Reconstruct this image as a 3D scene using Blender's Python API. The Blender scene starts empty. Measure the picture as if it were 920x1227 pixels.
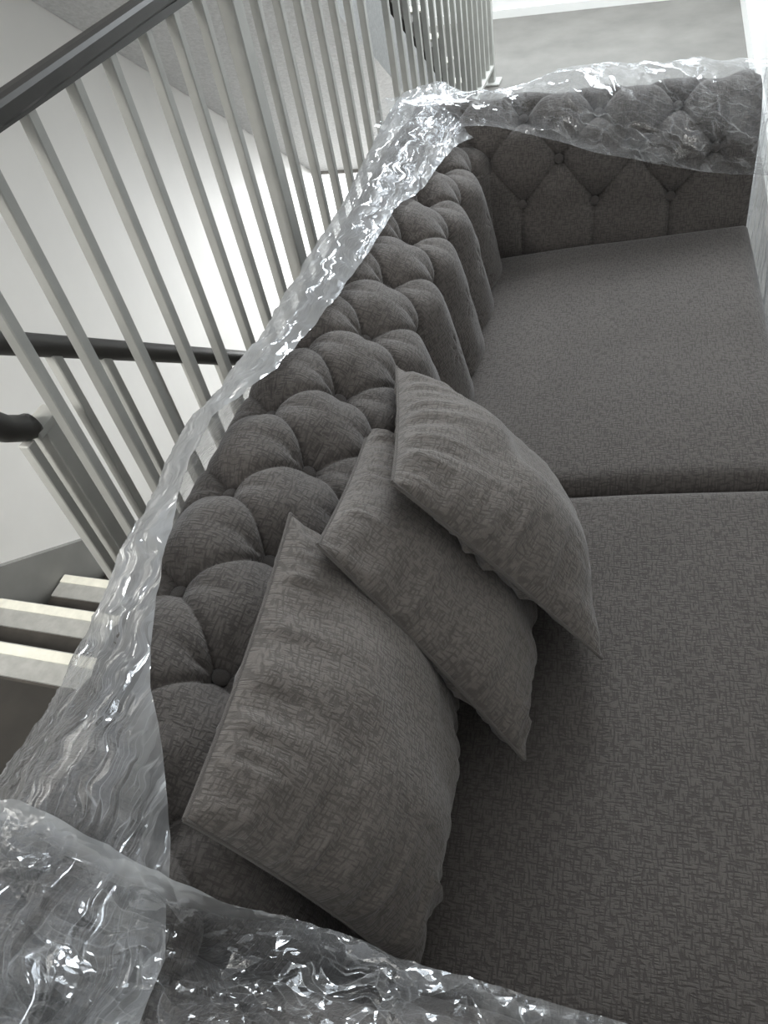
import bpy, bmesh, math
import numpy as np
from mathutils import Vector, Matrix

S = bpy.context.scene
COL = S.collection

# ------------------------------------------------------------------ camera
cam_d = bpy.data.cameras.new('camera')
cam = bpy.data.objects.new('camera', cam_d); COL.objects.link(cam)
right = Vector((0.261347, -0.951869, -0.160133))
down = Vector((-0.726296, -0.084655, -0.682150))
fwd = Vector((0.635761, 0.294582, -0.713463))
m = Matrix.Identity(4)
for i in range(3):
    m[i][0] = right[i]; m[i][1] = -down[i]; m[i][2] = -fwd[i]
m.translation = Vector((0, 0, 1.5))
cam.matrix_world = m
cam_d.sensor_fit = 'HORIZONTAL'; cam_d.sensor_width = 36.0
cam_d.lens = 36.0 * 900 / 920
cam_d.clip_start = 0.02
S.camera = cam

# ------------------------------------------------------------------ light
S.view_settings.view_transform = 'Standard'
S.view_settings.look = 'None'
S.view_settings.gamma = 1.0
S.view_settings.use_curve_mapping = False
S.view_settings.exposure = 0.0
w = bpy.data.worlds.new('sky'); S.world = w; w.use_nodes = True
bg = w.node_tree.nodes['Background']
bg.inputs[0].default_value = (0.93, 0.97, 1.0, 1); bg.inputs[1].default_value = 0.48

def area(name, loc, target, sx, sy, power, col=(1, 1, 1), spread=180):
    d = bpy.data.lights.new(name, 'AREA'); d.shape = 'RECTANGLE'; d.size = sx; d.size_y = sy
    d.energy = power; d.color = col; d.spread = math.radians(spread)
    o = bpy.data.objects.new(name, d); COL.objects.link(o); o.location = loc
    o.rotation_euler = (Vector(target) - Vector(loc)).to_track_quat('-Z', 'Y').to_euler()
    return o
area('far_fill_light', (4.6, 0.55, 2.75), (4.0, 0.5, 0.0), 1.6, 1.5, 140, (0.90, 0.96, 1.0))  # unseen fill lamp, added to light the far floor and wall
area('window_daylight', (5.9, 0.7, 1.7), (3.0, 0.45, 0.6), 1.9, 1.6, 45, (0.86, 0.94, 1.0))
area('stair_fill_light', (-0.7, 1.45, 2.2), (1.5, 1.95, 0.1), 0.6, 0.6, 17, (1.0, 0.98, 0.94), 65)  # added narrow fill, out of view, to brighten the near stair wall
area('lower_window_daylight', (5.88, 0.75, -1.1), (1.5, 1.6, -0.1), 1.9, 1.6, 235, (0.97, 0.99, 1.0))

# ------------------------------------------------------------------ materials
def mat(name):
    mt = bpy.data.materials.new(name); mt.use_nodes = True
    nt = mt.node_tree; p = nt.nodes['Principled BSDF']
    return mt, nt, p
def N(nt, t, **k):
    n = nt.nodes.new(t)
    for a, b in k.items(): setattr(n, a, b)
    return n
def math_(nt, op, a, b=None, c=None):
    n = N(nt, 'ShaderNodeMath', operation=op)
    for i, v in enumerate((a, b, c)):
        if v is None: continue
        if hasattr(v, 'links') or hasattr(v, 'is_output'): nt.links.new(v, n.inputs[i])
        else: n.inputs[i].default_value = v
    return n.outputs[0]
def ramp(nt, f, stops):
    r = N(nt, 'ShaderNodeValToRGB'); e = r.color_ramp.elements
    while len(e) < len(stops): e.new(0.5)
    for k, (p, c) in zip(e, stops):
        k.position = p; k.color = (c[0], c[1], c[2], 1) if hasattr(c, '__len__') else (c, c, c, 1)
    nt.links.new(f, r.inputs[0]); return r.outputs[0]
def tex(nt, vec, scale, detail=2, rough=0.5, map_scale=None, rot=None, dist=0.0):
    if map_scale is not None or rot is not None:
        mp = N(nt, 'ShaderNodeMapping')
        if map_scale is not None: mp.inputs['Scale'].default_value = map_scale
        if rot is not None: mp.inputs['Rotation'].default_value = (0, 0, rot)
        nt.links.new(vec, mp.inputs['Vector']); vec = mp.outputs[0]
    n = N(nt, 'ShaderNodeTexNoise'); n.inputs['Scale'].default_value = scale
    n.inputs['Detail'].default_value = detail; n.inputs['Roughness'].default_value = rough
    n.inputs['Distortion'].default_value = dist
    nt.links.new(vec, n.inputs['Vector']); return n.outputs['Fac']
def bump(nt, h, strength, dist, p, prev=None):
    b = N(nt, 'ShaderNodeBump'); b.inputs['Strength'].default_value = strength; b.inputs['Distance'].default_value = dist
    nt.links.new(h, b.inputs['Height'])
    if prev: nt.links.new(prev, b.inputs['Normal'])
    nt.links.new(b.outputs[0], p.inputs['Normal']); return b.outputs[0]

def plain(name, col, rough=0.6, metal=0.0, var=0.06, scale=12.0, bmp=0.0, bscale=120.0, spec=0.5):
    mt, nt, p = mat(name); tc = N(nt, 'ShaderNodeTexCoord').outputs['Object']
    f = tex(nt, tc, scale, 4, 0.6)
    lo = [max(0, c * (1 - var)) for c in col]; hi = [min(1, c * (1 + var)) for c in col]
    nt.links.new(ramp(nt, f, [(0.3, lo), (0.7, hi)]), p.inputs['Base Color'])
    p.inputs['Roughness'].default_value = rough; p.inputs['Metallic'].default_value = metal
    p.inputs['Specular IOR Level'].default_value = spec
    if bmp: bump(nt, tex(nt, tc, bscale, 3, 0.6), bmp, 0.002, p)
    return mt

def fabric(name, base, su=320.0, sv=68.0, contrast=0.38):
    mt, nt, p = mat(name)
    uv = N(nt, 'ShaderNodeUVMap').outputs[0]
    a = tex(nt, uv, 1.0, 1.0, 0.4, (su, sv, 1), None, 0.25)
    b = tex(nt, uv, 1.0, 1.0, 0.4, (sv, su, 1), None, 0.25)
    ra = ramp(nt, a, [(0.36, 0.0), (0.52, 1.0)]); rb = ramp(nt, b, [(0.36, 0.0), (0.52, 1.0)])
    line = math_(nt, 'MULTIPLY', ra, rb)
    fine = tex(nt, uv, 900.0, 1.0, 0.5)
    big = tex(nt, uv, 9.0, 3.0, 0.6)
    v = math_(nt, 'MULTIPLY_ADD', line, contrast, 1.0 - contrast * 0.7)
    v = math_(nt, 'MULTIPLY', v, math_(nt, 'MULTIPLY_ADD', fine, 0.5, 0.75))
    v = math_(nt, 'MULTIPLY', v, math_(nt, 'MULTIPLY_ADD', big, 0.30, 0.85))
    mx = N(nt, 'ShaderNodeVectorMath', operation='SCALE'); mx.inputs[0].default_value = base
    nt.links.new(v, mx.inputs['Scale']); nt.links.new(mx.outputs[0], p.inputs['Base Color'])
    p.inputs['Roughness'].default_value = 0.85; p.inputs['Specular IOR Level'].default_value = 0.15
    p.inputs['Sheen Weight'].default_value = 0.35; p.inputs['Sheen Roughness'].default_value = 0.45
    p.inputs['Sheen Tint'].default_value = (0.92, 0.92, 0.93, 1)
    h = math_(nt, 'ADD', math_(nt, 'MULTIPLY', line, 0.7), math_(nt, 'MULTIPLY', fine, 0.3))
    bump(nt, h, 0.55, 0.0018, p)
    return mt

M = {}
FAB = (0.150, 0.135, 0.125)
M['fabric'] = fabric('grey_chenille', FAB)
M['fabric_pillow'] = fabric('grey_chenille_pillow', (0.210, 0.188, 0.171), 340, 74, 0.38)
M['wall'] = plain('white_wall_paint', (0.74, 0.735, 0.715), 0.6, var=0.03, scale=3, bmp=0.12, bscale=160)
M['floor'] = plain('grey_concrete_floor', (0.135, 0.128, 0.117), 0.42, var=0.22, scale=3.5, bmp=0.1, bscale=60)
M['step'] = plain('worn_dark_step', (0.055, 0.049, 0.042), 0.7, var=0.3, scale=9, bmp=0.2, bscale=70)
M['stringer'] = plain('grey_painted_stringer', (0.20, 0.20, 0.19), 0.55, var=0.1, scale=6)
M['rail_paint'] = plain('light_grey_steel_paint', (0.40, 0.40, 0.378), 0.42, var=0.07, scale=15)
M['handrail'] = plain('dark_grey_handrail', (0.045, 0.042, 0.039), 0.42, var=0.12, scale=20)
M['alu'] = plain('brushed_aluminium_nosing', (0.42, 0.42, 0.40), 0.45, 0.3, var=0.12, scale=30)
M['insert'] = plain('pale_nosing_insert', (0.72, 0.71, 0.62), 0.7, var=0.1, scale=25)
M['frame'] = plain('grey_window_frame', (0.35, 0.37, 0.40), 0.5)
def soffit_mat():
    mt, nt, p = mat('stippled_grey_soffit'); tc = N(nt, 'ShaderNodeTexCoord').outputs['Object']
    f = tex(nt, tc, 70, 4, 0.7)
    nt.links.new(ramp(nt, f, [(0.35, (0.42, 0.425, 0.43)), (0.65, (0.56, 0.565, 0.57))]), p.inputs['Base Color'])
    p.inputs['Roughness'].default_value = 0.35
    bump(nt, f, 0.5, 0.004, p); return mt
M['soffit'] = soffit_mat()
def glass_mat():
    mt, nt, p = mat('window_glass'); nt.nodes.remove(p)
    t = N(nt, 'ShaderNodeBsdfTransparent'); g = N(nt, 'ShaderNodeBsdfGlossy'); g.inputs['Roughness'].default_value = 0.05
    mx = N(nt, 'ShaderNodeMixShader'); mx.inputs[0].default_value = 0.08
    nt.links.new(t.outputs[0], mx.inputs[1]); nt.links.new(g.outputs[0], mx.inputs[2])
    nt.links.new(mx.outputs[0], nt.nodes['Material Output'].inputs['Surface']); return mt
M['glass'] = glass_mat()
def film(name, cu, cv, haze, crease, tilt_=0.9, rough=0.10):
    """clear stretch film: see-through, crumpled into small facets that glint, whiter along creases and where layers bunch"""
    mt, nt, p = mat(name); nt.nodes.remove(p)
    uv = N(nt, 'ShaderNodeUVMap').outputs[0]
    wob = N(nt, 'ShaderNodeTexNoise'); wob.inputs['Scale'].default_value = 14.0; wob.inputs['Detail'].default_value = 2.0
    nt.links.new(uv, wob.inputs['Vector'])
    wv = N(nt, 'ShaderNodeVectorMath', operation='MULTIPLY_ADD'); nt.links.new(wob.outputs['Color'], wv.inputs[0])
    wv.inputs[1].default_value = (0.05, 0.05, 0.0); nt.links.new(uv, wv.inputs[2])
    def vor(scale, feat, rot):
        mp = N(nt, 'ShaderNodeMapping'); mp.inputs['Scale'].default_value = (cu * scale, cv * scale, 1); mp.inputs['Rotation'].default_value = (0, 0, rot)
        nt.links.new(wv.outputs[0], mp.inputs['Vector'])
        v = N(nt, 'ShaderNodeTexVoronoi', voronoi_dimensions='2D', feature=feat); v.inputs['Scale'].default_value = 1.0
        nt.links.new(mp.outputs[0], v.inputs['Vector']); return v
    f1 = vor(1.0, 'F1', 0.15); f2 = vor(2.3, 'F1', -0.2); f3 = vor(5.0, 'F1', 0.3)
    e1 = vor(1.0, 'DISTANCE_TO_EDGE', 0.15); e2 = vor(2.3, 'DISTANCE_TO_EDGE', -0.2)
    big = ramp(nt, tex(nt, uv, 6.0, 3.0, 0.6), [(0.36, 0.0), (0.66, 1.0)])
    big2 = ramp(nt, tex(nt, uv, 11.0, 3.0, 0.6, (1.0, 1.3, 1)), [(0.42, 0.0), (0.62, 1.0)])
    l1 = ramp(nt, e1.outputs['Distance'], [(0.0, 1.0), (0.035, 0.0)]); l2 = ramp(nt, e2.outputs['Distance'], [(0.0, 1.0), (0.07, 0.0)])
    rr = math_(nt, 'MAXIMUM', math_(nt, 'MULTIPLY', l1, big2), math_(nt, 'MULTIPLY', math_(nt, 'MULTIPLY', l2, 0.7), big))
    at = N(nt, 'ShaderNodeAttribute'); at.attribute_name = 'layers'; ly = at.outputs['Fac']
    lw = N(nt, 'ShaderNodeLayerWeight'); lw.inputs[0].default_value = 0.35
    edge = math_(nt, 'POWER', lw.outputs['Facing'], 4.0)
    fd = math_(nt, 'MULTIPLY_ADD', rr, crease, haze * 0.4)
    fd = math_(nt, 'MULTIPLY_ADD', big, haze, fd)
    fd = math_(nt, 'MULTIPLY_ADD', ly, 0.52, fd)
    fd = math_(nt, 'MINIMUM', math_(nt, 'MULTIPLY_ADD', edge, 0.22, fd), 0.8)
    fg = math_(nt, 'MULTIPLY_ADD', rr, 0.22, 0.07)
    fg = math_(nt, 'MULTIPLY_ADD', big2, 0.09, fg)
    fg = math_(nt, 'MULTIPLY_ADD', ly, 0.16, fg)
    fg = math_(nt, 'MINIMUM', math_(nt, 'MULTIPLY_ADD', edge, 0.4, fg), 0.7)
    geo = N(nt, 'ShaderNodeNewGeometry')
    acc = geo.outputs['Normal']
    for f, k in ((f1, tilt_), (f2, tilt_ * 0.8), (f3, tilt_ * 0.45)):
        sb = N(nt, 'ShaderNodeVectorMath', operation='SUBTRACT'); nt.links.new(f.outputs['Color'], sb.inputs[0]); sb.inputs[1].default_value = (0.5, 0.5, 0.5)
        sc = N(nt, 'ShaderNodeVectorMath', operation='SCALE'); nt.links.new(sb.outputs[0], sc.inputs[0]); sc.inputs['Scale'].default_value = k
        ad = N(nt, 'ShaderNodeVectorMath', operation='ADD'); nt.links.new(acc, ad.inputs[0]); nt.links.new(sc.outputs[0], ad.inputs[1]); acc = ad.outputs[0]
    nm = N(nt, 'ShaderNodeVectorMath', operation='NORMALIZE'); nt.links.new(acc, nm.inputs[0])
    tr = N(nt, 'ShaderNodeBsdfTransparent'); tr.inputs[0].default_value = (0.97, 0.975, 0.98, 1)
    gl = N(nt, 'ShaderNodeBsdfGlossy'); gl.inputs['Roughness'].default_value = rough; gl.inputs['Color'].default_value = (0.97, 0.98, 1.0, 1)
    df = N(nt, 'ShaderNodeBsdfDiffuse'); df.inputs[0].default_value = (0.88, 0.89, 0.90, 1)
    tl = N(nt, 'ShaderNodeBsdfTranslucent'); tl.inputs[0].default_value = (0.88, 0.89, 0.90, 1)
    nt.links.new(nm.outputs[0], gl.inputs['Normal'])
    m1 = N(nt, 'ShaderNodeMixShader'); m1.inputs[0].default_value = 0.5
    nt.links.new(df.outputs[0], m1.inputs[1]); nt.links.new(tl.outputs[0], m1.inputs[2])
    m2 = N(nt, 'ShaderNodeMixShader'); nt.links.new(fd, m2.inputs[0])
    nt.links.new(tr.outputs[0], m2.inputs[1]); nt.links.new(m1.outputs[0], m2.inputs[2])
    m3 = N(nt, 'ShaderNodeMixShader'); nt.links.new(fg, m3.inputs[0])
    nt.links.new(m2.outputs[0], m3.inputs[1]); nt.links.new(gl.outputs[0], m3.inputs[2])
    nt.links.new(m3.outputs[0], nt.nodes['Material Output'].inputs['Surface']); return mt
M['film_back'] = film('clear_film_stretched', 7.0, 85.0, 0.07, 0.48, 1.0)
M['film_arm'] = film('clear_film_crumpled', 58.0, 22.0, 0.03, 0.28, 1.0)
M['film_far'] = film('clear_film_loose', 5.0, 30.0, 0.02, 0.40, 0.5)

# ------------------------------------------------------------------ helpers
def tag(o, label=None, cat=None, group=None, kind=None):
    for k, v in (('label', label), ('category', cat), ('group', group), ('kind', kind)):
        if v: o[k] = v
    return o
def empty(name, loc=(0, 0, 0), label=None, cat=None, group=None, parent=None):
    o = bpy.data.objects.new(name, None); COL.objects.link(o); o.location = loc
    o.empty_display_size = 0.1
    if parent: o.parent = parent
    return tag(o, label, cat, group)
def link(name, me, mt, parent=None, smooth=False):
    if mt and not me.materials: me.materials.append(mt)
    if smooth: me.polygons.foreach_set('use_smooth', [True] * len(me.polygons))
    o = bpy.data.objects.new(name, me); COL.objects.link(o)
    if parent: o.parent = parent
    return o
def bm_box(bm, x0, x1, y0, y1, z0, z1):
    vs = [bm.verts.new(p) for p in ((x0, y0, z0), (x1, y0, z0), (x1, y1, z0), (x0, y1, z0), (x0, y0, z1), (x1, y0, z1), (x1, y1, z1), (x0, y1, z1))]
    for f in ((0, 3, 2, 1), (4, 5, 6, 7), (0, 1, 5, 4), (1, 2, 6, 5), (2, 3, 7, 6), (3, 0, 4, 7)): bm.faces.new([vs[i] for i in f])
def bm_mesh(name, bm, bevel=0.0, seg=2):
    if bevel: bmesh.ops.bevel(bm, geom=bm.edges[:], offset=bevel, segments=seg, affect='EDGES', profile=0.6)
    me = bpy.data.meshes.new(name); bm.to_mesh(me); bm.free(); return me
def box(name, x0, x1, y0, y1, z0, z1, mt, parent=None, bevel=0.0):
    bm = bmesh.new(); bm_box(bm, x0, x1, y0, y1, z0, z1)
    return link(name, bm_mesh(name, bm, bevel), mt, parent)
def prism_xz(name, pts, y0, y1, mt, parent=None, bevel=0.0):
    bm = bmesh.new(); a = [bm.verts.new((x, y0, z)) for x, z in pts]; b = [bm.verts.new((x, y1, z)) for x, z in pts]
    bm.faces.new(a); bm.faces.new(b[::-1]); n = len(pts)
    for i in range(n): bm.faces.new((a[i], b[i], b[(i + 1) % n], a[(i + 1) % n]))
    bmesh.ops.recalc_face_normals(bm, faces=bm.faces[:])
    return link(name, bm_mesh(name, bm, bevel), mt, parent)
def tube(name, pts, r, mt, parent=None, seg=14, prof=None):
    """swept round (or profiled) bar along a polyline, ends capped"""
    bm = bmesh.new(); rings = []; pts = [Vector(p) for p in pts]
    for i, p in enumerate(pts):
        t = (pts[min(i + 1, len(pts) - 1)] - pts[max(i - 1, 0)]).normalized()
        side = t.cross(Vector((0, 0, 1))); side = side.normalized() if side.length > 1e-4 else Vector((0, 1, 0))
        up = side.cross(t).normalized()
        pr = prof or [(r * math.cos(2 * math.pi * k / seg), r * math.sin(2 * math.pi * k / seg)) for k in range(seg)]
        rings.append([bm.verts.new(p + side * a + up * b) for a, b in pr])
    n = len(rings[0])
    for a, b in zip(rings, rings[1:]):
        for k in range(n): bm.faces.new((a[k], a[(k + 1) % n], b[(k + 1) % n], b[k]))
    bm.faces.new(rings[0][::-1]); bm.faces.new(rings[-1])
    bmesh.ops.recalc_face_normals(bm, faces=bm.faces[:])
    return link(name, bm_mesh(name, bm), mt, parent, smooth=prof is None)
def grid(name, Pn, UV, mt, parent=None, smooth=True, flip=False, layers=None):
    """mesh from an array of points [nu, nv, 3] with uv [nu, nv, 2] in metres"""
    nu, nv = Pn.shape[:2]
    idx = np.arange(nu * nv).reshape(nu, nv)
    q = np.stack([idx[:-1, :-1], idx[1:, :-1], idx[1:, 1:], idx[:-1, 1:]], -1).reshape(-1, 4)
    if flip: q = q[:, ::-1]
    me = bpy.data.meshes.new(name); me.from_pydata(Pn.reshape(-1, 3).tolist(), [], q.tolist())
    ul = me.uv_layers.new(name='UVMap'); ul.data.foreach_set('uv', UV.reshape(-1, 2)[q.reshape(-1)].astype(np.float32).ravel())
    if layers is not None:
        me.attributes.new('layers', 'FLOAT', 'POINT').data.foreach_set('value', np.broadcast_to(layers, (nu, nv)).astype(np.float32).ravel())
    return link(name, me, mt, parent, smooth)
def hsh(ix, iy, seed):
    h = (ix.astype(np.int64) * 374761393 + iy.astype(np.int64) * 668265263 + seed * 974634777) & 0xffffffff
    h = ((h ^ (h >> 13)) * 1274126177) & 0xffffffff
    return ((h ^ (h >> 16)) & 0xffff) / 65535.0
def vn(x, y, seed=0):
    ix = np.floor(x); iy = np.floor(y); fx = x - ix; fy = y - iy
    fx = fx * fx * fx * (fx * (fx * 6 - 15) + 10); fy = fy * fy * fy * (fy * (fy * 6 - 15) + 10)
    a = hsh(ix, iy, seed); b = hsh(ix + 1, iy, seed); c = hsh(ix, iy + 1, seed); d = hsh(ix + 1, iy + 1, seed)
    return (a * (1 - fx) + b * fx) * (1 - fy) + (c * (1 - fx) + d * fx) * fy
def ridged(x, y, seed=0, octv=3):
    s = 0; a = 1.0; t = 0
    for k in range(octv):
        s = s + a * (1 - np.abs(2 * vn(x * 2 ** k + 17.3 * k, y * 2 ** k - 9.1 * k, seed + k) - 1)); t += a; a *= 0.5
    return s / t
def curve2(pts, n=24):
    pts = np.array(pts, float); Q = np.vstack([2 * pts[0] - pts[1], pts, 2 * pts[-1] - pts[-2]]); out = []
    for i in range(1, len(Q) - 2):
        a, b, c, d = Q[i - 1:i + 3]; u = np.linspace(0, 1, n, endpoint=False)[:, None]
        out.append(.5 * (2 * b + (-a + c) * u + (2 * a - 5 * b + 4 * c - d) * u * u + (-a + 3 * b - 3 * c + d) * u ** 3))
    out = np.vstack(out + [pts[-1:]]); L = np.r_[0, np.cumsum(np.linalg.norm(np.diff(out, axis=0), axis=1))]
    return out, L
def sample(cv, v):
    """point and left-hand normal of a 2-D curve at arc length v (arrays)"""
    P2, L = cv; a = np.interp(v, L, P2[:, 0]); b = np.interp(v, L, P2[:, 1]); e = 0.012
    ta = np.interp(v + e, L, P2[:, 0]) - np.interp(v - e, L, P2[:, 0]); tb = np.interp(v + e, L, P2[:, 1]) - np.interp(v - e, L, P2[:, 1])
    n = np.hypot(ta, tb) + 1e-9
    return a, b, -tb / n, ta / n

# ------------------------------------------------------------------ room shell
def slabs(name, boxes, mt):
    bm = bmesh.new()
    for b in boxes: bm_box(bm, *b)
    return tag(link(name, bm_mesh(name, bm), mt), kind='structure')
M['floor_dark'] = plain('dark_near_floor', (0.026, 0.023, 0.019), 0.6, var=0.35, scale=5, bmp=0.15, bscale=60)  # near floor slab, darker than the rest of the floor
STAIR_Y0, STAIR_Y1, WALL_L = 0.95, 1.80, 1.83
NX, NDX, NDZ = 0.749, 0.2285, 0.167
slabs('floor_near', [(-1.4, NX - 0.095, -0.475, WALL_L, -0.2, 0.0)], M['floor_dark'])
slabs('floor', [(NX - 0.095, 6.0, -0.475, 0.93, -0.2, 0.0), (4.06, 6.0, 0.93, WALL_L, -0.2, 0.0)], M['floor'])
slabs('floor_lower', [(-1.4, 6.0, -0.475, WALL_L, -2.9, -2.7)], M['floor'])
slabs('wall_left', [(-1.4, 6.0, WALL_L, WALL_L + 0.15, -2.7, 2.7)], M['wall'])
slabs('wall_right', [(-1.4, 6.0, -0.625, -0.475, -2.7, 2.7)], M['wall'])
slabs('wall_near', [(-1.55, -1.4, -0.625, WALL_L + 0.15, -2.7, 2.7)], M['wall'])
FX = 5.98
slabs('wall_far', [(FX, FX + 0.15, -0.475, WALL_L, -0.2, 0.85), (FX, FX + 0.15, -0.475, -0.3, 0.85, 2.7), (FX, FX + 0.15, 1.7, WALL_L, 0.85, 2.7), (FX, FX + 0.15, -0.3, 1.7, 2.55, 2.7),
                   (FX, FX + 0.15, -0.475, WALL_L, -2.7, -2.0), (FX, FX + 0.15, -0.475, -0.3, -2.0, -0.2), (FX, FX + 0.15, 1.75, WALL_L, -2.0, -0.2)], M['wall'])
def window(name, y0, y1, z0, z1, nb):
    e = empty(name, (FX, (y0 + y1) / 2, z0)); e['kind'] = 'structure'
    dy = (y0 + y1) / 2
    bm = bmesh.new(); c = 0.05; h = z1 - z0; wd = (y1 - y0) / 2
    bm_box(bm, 0.02, 0.09, -wd, -wd + c, 0, h); bm_box(bm, 0.02, 0.09, wd - c, wd, 0, h); bm_box(bm, 0.02, 0.09, -wd + c, wd - c, 0, c); bm_box(bm, 0.02, 0.09, -wd + c, wd - c, h - c, h)
    for k in range(1, nb): y = -wd + 2 * wd * k / nb; bm_box(bm, 0.02, 0.09, y - c / 2, y + c / 2, c, h - c)
    link('window_frame', bm_mesh('window_frame', bm), M['frame'], e)
    for k in range(nb):
        a = -wd + 2 * wd * k / nb + c / 2; b = -wd + 2 * wd * (k + 1) / nb - c / 2
        box('pane', 0.05, 0.056, a, b, c, h - c, M['glass'], e)
window('window_1', -0.3, 1.7, 0.85, 2.55, 3)
window('window_2', -0.3, 1.75, -2.0, -0.25, 3)
tag(box('baseboard_far', FX - 0.018, FX, -0.475, WALL_L, 0.0, 0.05, M['wall']), kind='structure')
tag(box('baseboard_right', 3.0, FX - 0.018, -0.475, -0.457, 0.0, 0.10, M['wall']), kind='structure')
SL = NDZ / NDX
xs = NX + 10 * NDX
tag(prism_xz('baseboard_left', [(-1.4, 0), (0.56, 0), (xs, -10 * NDZ - 0.26), (xs, -10 * NDZ + 0.13), (NX, 0.13), (-1.4, 0.13)], WALL_L - 0.025, WALL_L, M['stringer']), kind='structure')

# flight going down
st = empty('staircase', (NX, STAIR_Y0, 0), 'dark worn flight of steps going down behind the railing, pale strip along each step edge', 'staircase')
def nosing(parent, x, z, y0, y1):
    n = box('nosing', x - 0.088, x + 0.004, y0, y1, z, z + 0.006, M['alu'], parent)
    n.parent = parent
    box('nosing_insert', x - 0.030, x, y0, y1, z + 0.006, z + 0.009, M['insert'], n)
box('landing_edge', -0.095, 0.0, 0.0, STAIR_Y1 - STAIR_Y0, -0.2, 0.0, M['step'], st)
nz = box('nosing', -0.088, 0.004, 0.0, STAIR_Y1 - STAIR_Y0, 0.0, 0.006, M['alu'], st)
box('nosing_insert', -0.030, 0.0, 0.0, STAIR_Y1 - STAIR_Y0, 0.006, 0.009, M['insert'], nz)
for k in range(1, 11):
    x1 = k * NDX; z = -k * NDZ
    s_ = box('step', x1 - NDX - 0.02, x1, 0.0, STAIR_Y1 - STAIR_Y0, z - 0.19, z, M['step'], st)
    nosing(s_, x1, z, 0.0, STAIR_Y1 - STAIR_Y0)
prism_xz('stair_string', [(-0.095, -0.2), (0.02, 0.05), (10 * NDX, -10 * NDZ + 0.06), (10 * NDX, -10 * NDZ - 0.32), (-0.095, -0.25)], -0.03, 0.0, M['stringer'], st)
# flight coming down from the floor above, landing on the far end
UX, UZ0 = 4.27, 0.0
up = empty('staircase', (UX, STAIR_Y0, 0), 'upper flight of stairs seen from below, stippled grey underside sloping down', 'staircase')
Wd = WALL_L - 0.004 - STAIR_Y0
prism_xz('soffit', [(4.06 - UX, -0.18), (4.06 - UX + 0.21, -0.02), (4.27 - 0.2285 * 13 - UX, 0.167 * 13 - 0.17), (4.27 - 0.2285 * 13 - UX, 0.014 + SL * (3.794 - (4.27 - 0.2285 * 13)))], 0, Wd, M['soffit'], up)
for k in range(1, 14):
    x0 = -(k) * NDX; z = k * NDZ
    s_ = prism_xz('step', [(x0, z), (x0 + NDX + 0.012, z), (x0 + NDX, z - 0.03), (x0 + NDX, z - NDZ), (x0 + NDX, z - NDZ - 0.02), (x0, z - 0.03)], 0, Wd, M['step'], up)
    n = box('nosing', x0 + NDX - 0.07, x0 + NDX + 0.016, -0.004, Wd, z, z + 0.007, M['insert'], s_)

# ------------------------------------------------------------------ railings
RY = 0.89
lr = empty('landing_railing', (1.749, RY, 0), 'tall light grey railing with a dark handrail, behind the back of the sofa', 'railing')
def lx(x): return x - 1.749
hp = [(-0.021, -0.012), (-0.018, -0.016), (0.018, -0.016), (0.021, -0.012), (0.023, 0.006), (0.019, 0.013), (0.008, 0.016), (-0.008, 0.016), (-0.019, 0.013), (-0.023, 0.006)]
tube('handrail', [(lx(0.60), 0, 1.209), (lx(1.5), 0, 1.227), (lx(2.2), 0, 1.232), (lx(4.72), 0, 1.234)], 0, M['handrail'], lr, prof=hp)
box('top_rail', lx(0.62), lx(4.72), -0.014, 0.014, 1.194, 1.208, M['handrail'], lr)
box('bottom_rail', lx(0.66), lx(4.72), -0.02, 0.02, 0.085, 0.100, M['rail_paint'], lr)
bm = bmesh.new(); bm_box(bm, -0.011, 0.011, -0.011, 0.011, 0.098, 1.198); bal = bm_mesh('baluster', bm, 0.002, 1)
pos = [0.885, 1.008, 1.138, 1.254, 1.385, 1.497, 1.616] + [1.749 + 0.124 * k for k in range(1, 8)] + [1.749 + 0.124 * k for k in range(9, 24)]
pos = [0.772] + pos
for x in pos:
    o = link('baluster', bal, M['rail_paint'], lr); o.location = (lx(x), 0, 0)
bm = bmesh.new(); bm_box(bm, -0.025, 0.025, -0.019, 0.019, 0.0, 1.198); pst = bm_mesh('post', bm, 0.003, 1)
for x in (1.749, 4.70):
    o = link('post', pst, M['rail_paint'], lr); o.location = (lx(x), 0, 0)
bm = bmesh.new(); bm_box(bm, -0.06, 0.06, -0.05, 0.05, 0.0, 0.012); ft = bm_mesh('foot_plate', bm, 0.003, 1)
for x in (1.749, 4.70):
    o = link('foot_plate', ft, M['rail_paint'], lr); o.location = (lx(x), 0, 0)

SY = 1.0
sr = empty('stair_railing', (0.857, SY, 0), 'sloping stair railing with dark round handrail, following the steps down beyond the landing railing', 'railing')
def rz(x): return 0.903 - 0.7675 * (x - 0.832)
def sx(x): return x - 0.857
tube('handrail', [(sx(x), 0, rz(x)) for x in (0.35, 0.6, 0.9, 1.4, 2.2, 3.0)], 0.021, M['handrail'], sr)
bm = bmesh.new(); bm_box(bm, -0.011, 0.011, -0.011, 0.011, -0.88, 0.0); b2 = bm_mesh('baluster', bm, 0.002, 1)
for x in (0.918, 1.03, 1.145, 1.268, 1.39, 1.51, 1.63, 1.75, 1.87, 2.0, 2.12, 2.24, 2.36, 2.5, 2.62, 2.75):
    o = link('baluster', b2, M['rail_paint'], sr); o.location = (sx(x), 0, rz(x) - 0.012)
nw = box('newel_post', -0.060, -0.008, -0.02, 0.02, -0.165, 0.735, M['rail_paint'], sr, 0.003)
box('cap_plate', -0.075, 0.000, -0.022, 0.022, 0.735, 0.752, M['rail_paint'], nw, 0.003)
low = tube('low_handrail', [(sx(0.56), 0, 0.97), (sx(0.66), 0, 0.89), (sx(0.715), 0, 0.835), (sx(0.745), 0, 0.79), (sx(0.775), 0, 0.765), (sx(0.790), 0, 0.757), (sx(0.795), 0, 0.757)], 0.024, M['handrail'], sr)
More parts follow.
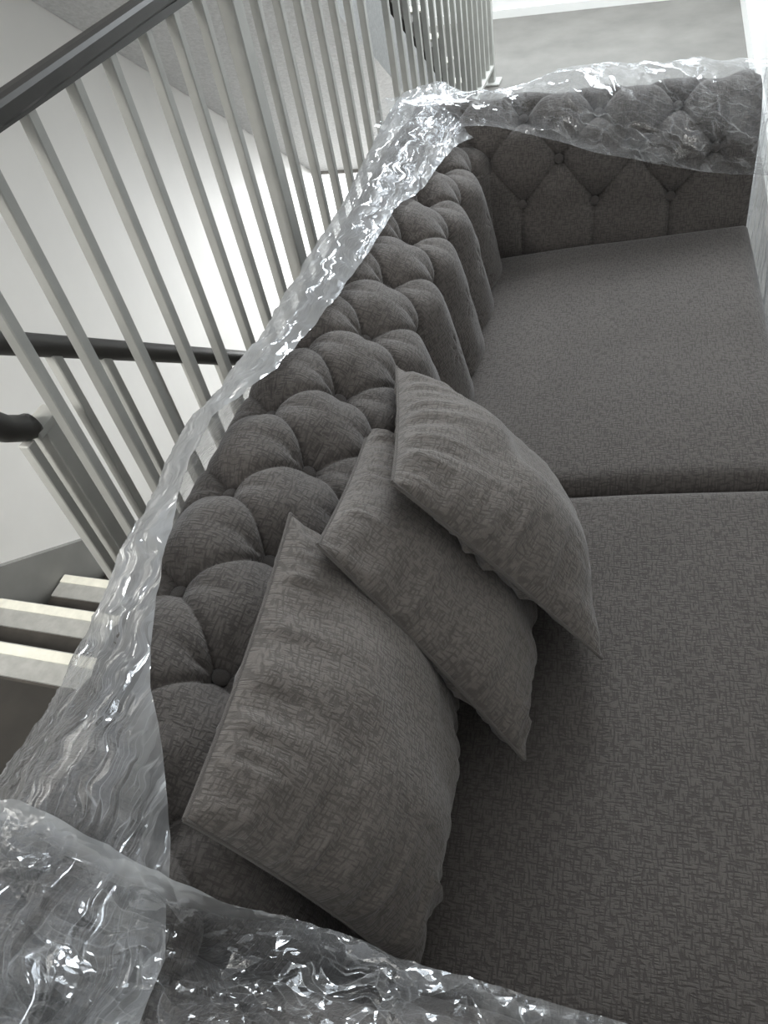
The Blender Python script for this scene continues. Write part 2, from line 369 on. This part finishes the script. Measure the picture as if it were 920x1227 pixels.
o = link('baluster', b2, M['rail_paint'], sr); o.location = (sx(0.765), 0, 0.74)

# ------------------------------------------------------------------ sofa
YAW = math.radians(2.6); OX, OY = 2.041, 0.374
def sofa_empty(name, **k):
    e = empty(name, (OX, OY, 0)); e.rotation_euler = (0, 0, YAW); return tag(e, **k)
sofa = sofa_empty('sofa', label='grey chenille sofa with a deep buttoned back and rolled arms, partly under clear film', cat='sofa')
S0 = -1.90                                   # inner face of the near arm
BACK = curve2([(-.02, .32), (0, .40), (.03, .52), (.067, .65), (.10, .69), (.146, .722), (.21, .757), (.255, .760), (.30, .738), (.325, .70), (.336, .64), (.338, .58), (.338, .10)])
ARM = curve2([(-.01, .32), (0, .42), (.03, .52), (.055, .63), (.09, .69), (.14, .73), (.19, .74), (.23, .725), (.255, .68), (.26, .6), (.26, .10)])
def arc(cv, p): return float(cv[1][np.argmin(np.linalg.norm(cv[0] - np.array(p), axis=1))])
def tilt(s, z): return -.03 * (s + 1.2) * np.clip((z - .4) / .35, 0, 1.2)
def tuft(u, v, u0, du, vL, dv, A, vmax):
    crease = .34
    """buttoned diamonds: buttons at whole p and q, pleats on the lines between them, plain folds below the first row"""
    uu = (u - u0) / (du / 2); vv = (v - vL) / dv
    wob = 0.10 * (vn(u * 9, v * 9, 5) - .5)
    p = (vv + uu) / 2 + wob * 0.4; q = (vv - uu) / 2 - wob * 0.4
    sp = np.abs(np.sin(np.pi * p)); sq = np.abs(np.sin(np.pi * q))
    d = np.minimum(sp, sq); e = np.maximum(sp, sq)
    dl = np.arcsin(np.clip(d, 0, 1)) / np.pi * .141          # metres to the nearest pleat
    h = .76 * e ** .70 + .24 * d ** .8 * e ** .3 - crease * np.exp(-dl / .0048) * (1 - .55 * e)
    su = np.abs(np.sin(np.pi * uu / 2))
    sl = np.arcsin(np.clip(su, 0, 1)) / np.pi * du; low = .76 * su ** .70 + .24 * su ** 1.1 - crease * np.exp(-sl / .0048) * (1 - .55 * su)
    h = np.where(vv < 0, low * np.clip(1 + vv * 0.18, 0.2, 1), h)
    if A < .05:                                                  # the arms are pulled flatter, with thin straight pleats
        r = np.hypot(np.arcsin(np.clip(sp, 0, 1)), np.arcsin(np.clip(sq, 0, 1))) / np.pi * .14
        ha = 1 - .68 * np.exp(-r / .032) - .50 * np.exp(-dl / .0055) * (1 - .5 * e) - .12 * np.exp(-dl / .03)
        hl = 1 - .68 * np.exp(-np.hypot(sl, vv * dv) / .032) - (.40 * np.exp(-sl / .0055) + .12 * np.exp(-sl / .03)) * np.exp(vv * .35)
        h = np.where(vv < 0, hl, ha)
    # small gathers running into each button
    ang = np.arctan2(np.sin(2 * np.pi * q), np.sin(2 * np.pi * p))
    h = h - 0.13 * np.exp(-np.abs(np.sin(3.5 * ang + 4 * wob)) / .18) * np.exp(-((e - .42) / .24) ** 2)
    fade = np.clip((vmax - v) / 0.13, 0, 1); fade = fade * fade * (3 - 2 * fade)
    return A * (h * fade + (1 - fade) * 0.5 - 0.45) + 0.004 * (vn(u * 22, v * 22, 8) - .5)
def sofa_profile_grid(name, cv, u, v, to3, u0, du, vL, dv, A, vmax, flip):
    U, V = np.meshgrid(u, v, indexing='ij')
    a, b, na, nb = sample(cv, V); h = tuft(U, V, u0, du, vL, dv, A, vmax)
    base = np.clip((V - 0.02) / 0.08, 0, 1); h = h * base
    if A < .05:
        ef = np.clip((U + .61) / .06, 0, 1); h = h * ef + A * .45 * (1 - ef) * base
    Pn = to3(U, a + na * h, b + nb * h)
    return grid(name, Pn, np.stack([U, V], -1), M['fabric'], sofa, flip=flip)
vB_L, vB_M = arc(BACK, (.067, .65)), arc(BACK, (.146, .722)); dvB = vB_M - vB_L
vA_L, vA_M = arc(ARM, (.03, .52)), arc(ARM, (.055, .63)); dvA = vA_M - vA_L
B_U0, B_DU = -.31 - .095, .19
A_U0, A_DU = -.05, .196
Lb, La = BACK[1][-1], ARM[1][-1]
def bk3(s, t, z): return np.stack([s, t, z + tilt(s, z)], -1)
vv = np.r_[np.linspace(0, 0.80, 190), np.linspace(0.815, Lb, 16)]
back = sofa_profile_grid('backrest', BACK, np.linspace(S0 - .10, .12, 620), vv, bk3, B_U0, B_DU, vB_L, dvB, .054, .68, True)
va = np.r_[np.linspace(0, 0.64, 150), np.linspace(0.66, La, 14)]
def far3(t, s, z): return np.stack([s, t, z], -1)
def near3(t, s, z): return np.stack([S0 - s, t, z], -1)
arm_f = sofa_profile_grid('arm', ARM, np.linspace(-.62, .25, 260), va, far3, A_U0, A_DU, vA_L, dvA, .042, .60, False)
arm_n = sofa_profile_grid('arm', ARM, np.linspace(-.62, .25, 260), va, near3, A_U0, A_DU, vA_L, dvA, .042, .60, True)
# scroll fronts of the arms and ends of the back
def cap(name, cv, place, parent, puff, off):
    bm = bmesh.new(); P2, L = cv; v = np.linspace(0, L[-1], 70); a, b, na, nb = sample(cv, v)
    for lay, gr in ((0.0, puff), (off, puff * .55)):
        pass
    r0 = [bm.verts.new(place(x + n * puff, y + m_ * puff, 0)) for x, y, n, m_ in zip(a, b, na, nb)]
    r1 = [bm.verts.new(place(x + n * puff * .4, y + m_ * puff * .4, off)) for x, y, n, m_ in zip(a, b, na, nb)]
    for i in range(len(r0) - 1): bm.faces.new((r0[i], r0[i + 1], r1[i + 1], r1[i]))
    bm.faces.new((r0[-1], r0[0], r1[0], r1[-1])); bm.faces.new(r1)
    bmesh.ops.triangulate(bm, faces=[f for f in bm.faces if len(f.verts) > 4]); bmesh.ops.recalc_face_normals(bm, faces=bm.faces[:])
    uvl = bm.loops.layers.uv.new('UVMap')
    for f in bm.faces:
        for l in f.loops: l[uvl].uv = (l.vert.co.x + l.vert.co.y, l.vert.co.z)
    return link(name, bm_mesh(name, bm), M['fabric'], parent)
cap('arm_front', ARM, lambda s, z, o: (s, -.62 - o, z), sofa, .012, .018)
cap('arm_front', ARM, lambda s, z, o: (S0 - s, -.62 - o, z), sofa, .012, .018)
cap('arm_end', ARM, lambda s, z, o: (s, .25 + o, z), sofa, .012, .012)
cap('arm_end', ARM, lambda s, z, o: (S0 - s, .25 + o, z), sofa, .012, .012)
def uvbox(name, x0, x1, y0, y1, z0, z1, mt, parent, bevel):
    o = box(name, x0, x1, y0, y1, z0, z1, mt, parent, bevel); me = o.data; ul = me.uv_layers.new(name='UVMap')
    for l in me.loops:
        c = me.vertices[l.vertex_index].co; ul.data[l.index].uv = (c.x + c.y * .3, c.z + c.y * .7)
    return o
uvbox('seat_base', S0 + .005, -.005, -.60, .30, .09, .30, M['fabric'], sofa, .015)
for s, t in ((.18, -.55), (.18, .27), (S0 - .18, -.55), (S0 - .18, .27)):
    bm = bmesh.new(); bmesh.ops.create_cone(bm, cap_ends=True, segments=14, radius1=.022, radius2=.034, depth=.09)
    o = link('foot', bm_mesh('foot', bm), M['handrail'], sofa); o.location = (s, t, .047)
# buttons
bm = bmesh.new(); bmesh.ops.create_uvsphere(bm, u_segments=14, v_segments=8, radius=.0125)
for v_ in bm.verts: v_.co.z *= .5
btn = bm_mesh('button', bm); btn.polygons.foreach_set('use_smooth', [True] * len(btn.polygons))
btn.uv_layers.new(name='UVMap')
def put_button(p, nrm):
    o = link('button', btn, M['fabric'], sofa); o.location = p
    o.rotation_euler = Vector(nrm).to_track_quat('Z', 'Y').to_euler()
for row in range(4):
    v = vB_L + row * dvB
    if v > .70: continue
    a, b, na, nb = [float(x) for x in sample(BACK, v)]
    for k in range(-12, 4):
        s = B_U0 + (k + .5 * (row % 2)) * B_DU
        if S0 + .02 < s < -.02: put_button((s, a + na * -.018, b + nb * -.018 + float(tilt(s, b))), (0, na, nb))
for row in range(4):
    v = vA_L + row * dvA
    if v > .55: continue
    a, b, na, nb = [float(x) for x in sample(ARM, v)]
    for k in range(-4, 3):
        t = A_U0 + (k - .5 * (row % 2)) * A_DU
        if -.60 < t < .02: put_button((a - na * .005, t, b - nb * .005), (na, 0, nb)); put_button((S0 - a + na * .005, t, b - nb * .005), (-na, 0, nb))

# seat cushions
def cushion(s0, s1, label):
    e = sofa_empty('seat_cushion', label=label, cat='cushion', group='seat cushions of the sofa')
    t0, t1 = .035, -.645; n, k = 90, 90
    a = np.linspace(-1, 1, n); b = np.linspace(-1, 1, k)
    def warp(x): return np.sign(x) * (1 - (1 - np.abs(x)) ** 1.5)
    A_, B_ = np.meshgrid(warp(a), warp(b), indexing='ij')
    sc, hw = (s0 + s1) / 2, (s1 - s0) / 2; tc, ht = (t0 + t1) / 2, (t0 - t1) / 2
    def edge(x, wd): return 1 - np.clip(1 - (1 - np.abs(x)) / wd, 0, 1) ** 2.4
    ea = edge(A_, .10); eb = edge(B_, .12)
    crown = (1 - A_ ** 4) * (1 - B_ ** 4)
    s = sc + A_ * hw; t = tc + B_ * ht
    top = .405 + (.475 - .405) * np.clip(-t / .63, -.1, 1.02)
    rim = np.minimum(ea, eb) ** .5
    z = top - .045 * (1 - rim) + .012 * crown - .010 + .006 * (vn(s * 5, t * 5, 3) - .5)
    UV = np.stack([s, t], -1)
    grid('cushion_top', np.stack([s, t, z], -1), UV, M['fabric'], e)
    # boxed side band
    ring = [(i, 0) for i in range(n)] + [(n - 1, j) for j in range(1, k)] + [(i, k - 1) for i in range(n - 2, -1, -1)] + [(0, j) for j in range(k - 2, -1, -1)]
    R_ = np.array([[s[i, j], t[i, j], z[i, j]] for i, j in ring]); d = np.r_[0, np.cumsum(np.linalg.norm(np.diff(R_, axis=0), axis=1))]
    zz = np.linspace(0, 1, 7); out = np.zeros((len(R_), 7, 3)); uv = np.zeros((len(R_), 7, 2))
    cx, cy = sc, tc
    for q, w_ in enumerate(zz):
        bl = .002 * math.sin(math.pi * w_)
        out[:, q, 0] = R_[:, 0] + bl * np.sign(R_[:, 0] - cx) * (np.abs(R_[:, 0] - cx) > hw * .98)
        out[:, q, 1] = R_[:, 1] + bl * np.sign(R_[:, 1] - cy) * (np.abs(R_[:, 1] - cy) > ht * .98)
        out[:, q, 2] = R_[:, 2] * (1 - w_) + .302 * w_; uv[:, q, 0] = d; uv[:, q, 1] = w_ * .1
    grid('cushion_side', out, uv, M['fabric'], e)
    return e
cushion(-.982, -.004, 'far seat cushion, next to the far arm, nothing lying on it')
cushion(S0 + .004, -.988, 'near seat cushion with the loose pillows resting on its back edge')

# loose pillows: four corners (s, t, z) A B C D each
def pillow(corn, T, label, seed, back_thin=.7):
    C4 = np.array(corn, float); cen = C4.mean(0)
    e = sofa_empty('throw_pillow', label=label, cat='pillow', group='loose grey pillows on the sofa')
    n = 84; g = np.linspace(-1, 1, n); g = np.sign(g) * (1 - (1 - np.abs(g)) ** 1.35)
    A_, B_ = np.meshgrid(g, g, indexing='ij')
    wA = ((1 - A_) * (1 + B_) / 4, (1 - A_) * (1 - B_) / 4, (1 + A_) * (1 - B_) / 4, (1 + A_) * (1 + B_) / 4)
    base = sum(w_[..., None] * c for w_, c in zip(wA, C4))
    nrm = np.cross(C4[2] - C4[0], C4[1] - C4[3]); nrm /= np.linalg.norm(nrm)
    if nrm @ np.array([-.3, -.6, .7]) < 0: nrm = -nrm
    size = np.linalg.norm(C4[0] - C4[1])
    # edges sag in a little, corners stay pointed
    inw = .035 * ((1 - A_ ** 2) * B_ ** 4)[..., None] * -np.sign(B_)[..., None] * ((C4[0] + C4[3] - C4[1] - C4[2]) / 2) * .5
    inw = inw + .035 * ((1 - B_ ** 2) * A_ ** 4)[..., None] * -np.sign(A_)[..., None] * ((C4[2] + C4[3] - C4[0] - C4[1]) / 2) * .5
    base = base + inw
    env = np.clip((1 - A_ ** 2), 0, 1) ** .55 * np.clip((1 - B_ ** 2), 0, 1) ** .55
    da = 1 - np.abs(A_); db = 1 - np.abs(B_)
    puck = (ridged(B_ * 5.5 + seed, A_ * 1.2, seed, 2) - .5) * np.exp(-da / .30) * np.clip(da / .05, 0, 1) * np.clip(db / .25, 0, 1) + (ridged(A_ * 5.5 + seed, B_ * 1.2, seed + 9, 2) - .5) * np.exp(-db / .26) * np.clip(db / .05, 0, 1) * np.clip(da / .25, 0, 1)
    fold = (vn(A_ * 2.2 + seed, B_ * 2.2, seed + 3) - .5) * env
    for name, sg, th in (('pillow_face', 1, T), ('pillow_back', -1, T * back_thin)):
        h = th * env + .032 * puck + .030 * fold
        Pn = base + sg * np.maximum(h, 0)[..., None] * nrm
        grid(name, Pn, np.stack([A_ * size / 2 + seed, B_ * size / 2], -1), M['fabric_pillow'], e, flip=(sg < 0))
    rim = np.concatenate([base[:, 0], base[-1, 1:], base[-2::-1, -1], base[0, -2:0:-1]])
    tube('seam', [tuple(p) for p in np.vstack([rim, rim[:1]])], .0028, M['fabric_pillow'], e, seg=6).data.uv_layers.new(name='UVMap')
    return e
pillow([(-1.422, .113, .789), (-1.849, .074, .826), (-1.866, -.104, .445), (-1.44, -.085, .445)], .094,
       'nearest grey pillow, lying widest and flattest against the buttoned back', 1, .45)
pillow([(-1.097, .098, .675), (-1.498, .044, .819), (-1.585, -.209, .483), (-1.184, -.174, .43)], .084,
       'middle grey pillow, wedged between the other two', 4, .45)
pillow([(-.989, .069, .714), (-1.392, -.03, .828), (-1.417, -.307, .499), (-1.03, -.205, .42)], .100,
       'grey pillow lying on top, farthest from the near arm', 7, .35)

# ------------------------------------------------------------------ stretch film
wrap = sofa_empty('plastic_wrap', label='torn clear stretch film draped over the arms and back of the sofa', cat='plastic wrap')
def interp(x, pts):
    p = np.array(pts, float); p = p[np.argsort(p[:, 0])]; return np.interp(x, p[:, 0], p[:, 1])
def drape_profile(cv, vin, v1, nv, u, off, crump, seed, su, sv, hang):
    U = np.repeat(u[:, None], nv, 1); k = np.linspace(0, 1, nv)[None, :]
    V = vin[:, None] * (1 - k) + v1 * k
    a, b, na, nb = sample(cv, V)
    wr = (ridged(U * su, V * sv, seed, 3) - .55) * crump + (ridged(U * 14 + V * 9, V * 14 - U * 9, seed + 20, 3) - .5) * crump * .9
    h = off(U, V, k) + wr
    return U, V, a + na * h, b + nb * h
# over the back
ed = [(.32, .35), (.10, .395), (-.05, .443), (-.30, .47), (-.47, .506), (-.65, .51), (-.75, .515), (-.87, .525), (-1.12, .545), (-1.22, .56), (-1.34, .585), (-1.45, .57), (-1.53, .56), (-1.66, .533), (-1.71, .512), (-1.77, .476), (-1.85, .436), (-1.95, .40), (-2.25, .40)]
u = np.linspace(-2.22, .34, 420); vin = interp(u, ed) + .006 * (vn(u * 14, u * 0, 4) - .5)
def off_back(U, V, k):
    return interp(U, [(.34, .050), (0, .042), (-.35, .034), (-.95, .034), (-1.12, .050), (-1.25, .070), (-1.36, .055), (-1.5, .050), (-1.7, .034), (-2.2, .034)]) + .010 * (vn(U * 3, V * 5, 31) - .5)
U, V, t_, z_ = drape_profile(BACK, vin, 1.25, 120, u, off_back, .014, 40, 3.0, 34.0, 0)
grid('back_drape', bk3(U, t_, z_), np.stack([U, V], -1), M['film_back'], wrap, layers=np.exp(-(V - vin[:, None]) / .05) * .9 + .9 * np.exp(-((V - .64) / .09) ** 2) * np.clip((U + 1.75) / .3, 0, 1))
# over the near arm and corner
t = np.linspace(-.74, .50, 420); kk = np.linspace(0, 1, 200)
e_s = interp(t, [(.50, -1.85), (.345, -1.86), (.239, -1.855), (.178, -1.868), (.137, -1.877), (.08, -1.888), (0, -1.887), (-.066, -1.897), (-.126, -1.907), (-.2, -1.915), (-.291, -1.925), (-.74, -1.94)])
e_s = e_s + .022 * (ridged(t * 7, t * 0, 55, 3) - .55)
T, K = np.meshgrid(t, kk, indexing='ij'); Sg = e_s[:, None] - K * .42
def heights(s, t):
    d = np.clip(S0 - s, -.02, .30); P2 = ARM[0]; am = np.interp(d, P2[4:-1, 0][:180], P2[4:-1, 1][:180])
    arm = np.where(d < .255, np.interp(d, [-.02, .0, .03, .06, .10, .15, .20, .23, .26, .30], [.66, .70, .735, .755, .77, .775, .765, .75, .68, .50]), .3)
    bk = np.interp(t, [-.05, .07, .12, .18, .24, .30, .345, .38, .42, .5], [.2, .70, .745, .785, .795, .77, .72, .58, .40, .15]) + .02
    return np.maximum(arm, bk)
Z = heights(Sg, T)
for _ in range(10):
    Zp = np.pad(Z, 1, mode='edge'); Z = (Zp[:-2, 1:-1] + Zp[2:, 1:-1] + Zp[1:-1, :-2] + Zp[1:-1, 2:] + 4 * Z) / 8
fr = np.clip((-.62 - T) / .12, 0, 1); Z = Z * (1 - fr) + (Z - .35) * fr
Z = Z + .012 + .020 * (ridged(T * 9, Sg * 9 + T * 5, 61, 4) - .5) + .012 * (ridged(T * 26 + Sg * 9, Sg * 20, 66, 4) - .5) + .014 * np.exp(-K / .04)
grid('near_arm_drape', np.stack([Sg, T, Z], -1), np.stack([Sg, T], -1), M['film_arm'], wrap, layers=(.35 + .9 * np.clip((T + .02) / .12, 0, 1)) * np.exp(-(K * .42 / .020) ** 2) + .10 * np.clip(vn(T * 7, Sg * 7, 12) * 2 - .8, 0, 1))
# over the far arm
t = np.linspace(-.70, .36, 240)
vin = interp(t, [(.36, .40), (.12, .40), (.05, .395), (-.04, .376), (-.24, .328), (-.40, .294), (-.58, .258), (-.70, .25)]) + .012 * (vn(t * 12, t * 0, 9) - .5)
def off_far(U, V, k):
    billow = .055 * np.exp(-((U + .20) / .12) ** 2) * np.exp(-((V - .44) / .10) ** 2) + .03 * np.exp(-((U + .48) / .14) ** 2) * np.exp(-((V - .46) / .12) ** 2)
    return .032 + billow + .012 * (vn(U * 6, V * 6, 71) - .5)
U, V, s_, z_ = drape_profile(ARM, vin, 1.05, 110, t, off_far, .016, 80, 5.0, 12.0, 0)
grid('far_arm_drape', np.stack([s_, U, z_], -1), np.stack([U + .5 * V, V - .35 * U], -1), M['film_far'], wrap, layers=np.exp(-(V - vin[:, None]) / .012) * .6 + .25 * np.clip((V - .5) / .2, 0, 1))
# hanging down the front
s = np.linspace(-1.25, .33, 260); q = np.linspace(0, 1, 60)
top = interp(s, [(.33, .70), (.22, .78), (.10, .76), (.04, .66), (.0, .56), (-.10, .50), (-.45, .455), (-.9, .43), (-1.25, .40)])
Sg, Q = np.meshgrid(s, q, indexing='ij'); Zz = top[:, None] * (1 - Q) + .06 * Q
Tt = -.668 - .018 * Q + .016 * (ridged(Sg * 26, Zz * 2.5, 90, 3) - .5) + .008 * (ridged(Sg * 18, Zz * 16, 93, 3) - .5)
grid('front_drape', np.stack([Sg, Tt, Zz], -1), np.stack([Zz, Sg], -1), M['film_back'], wrap)
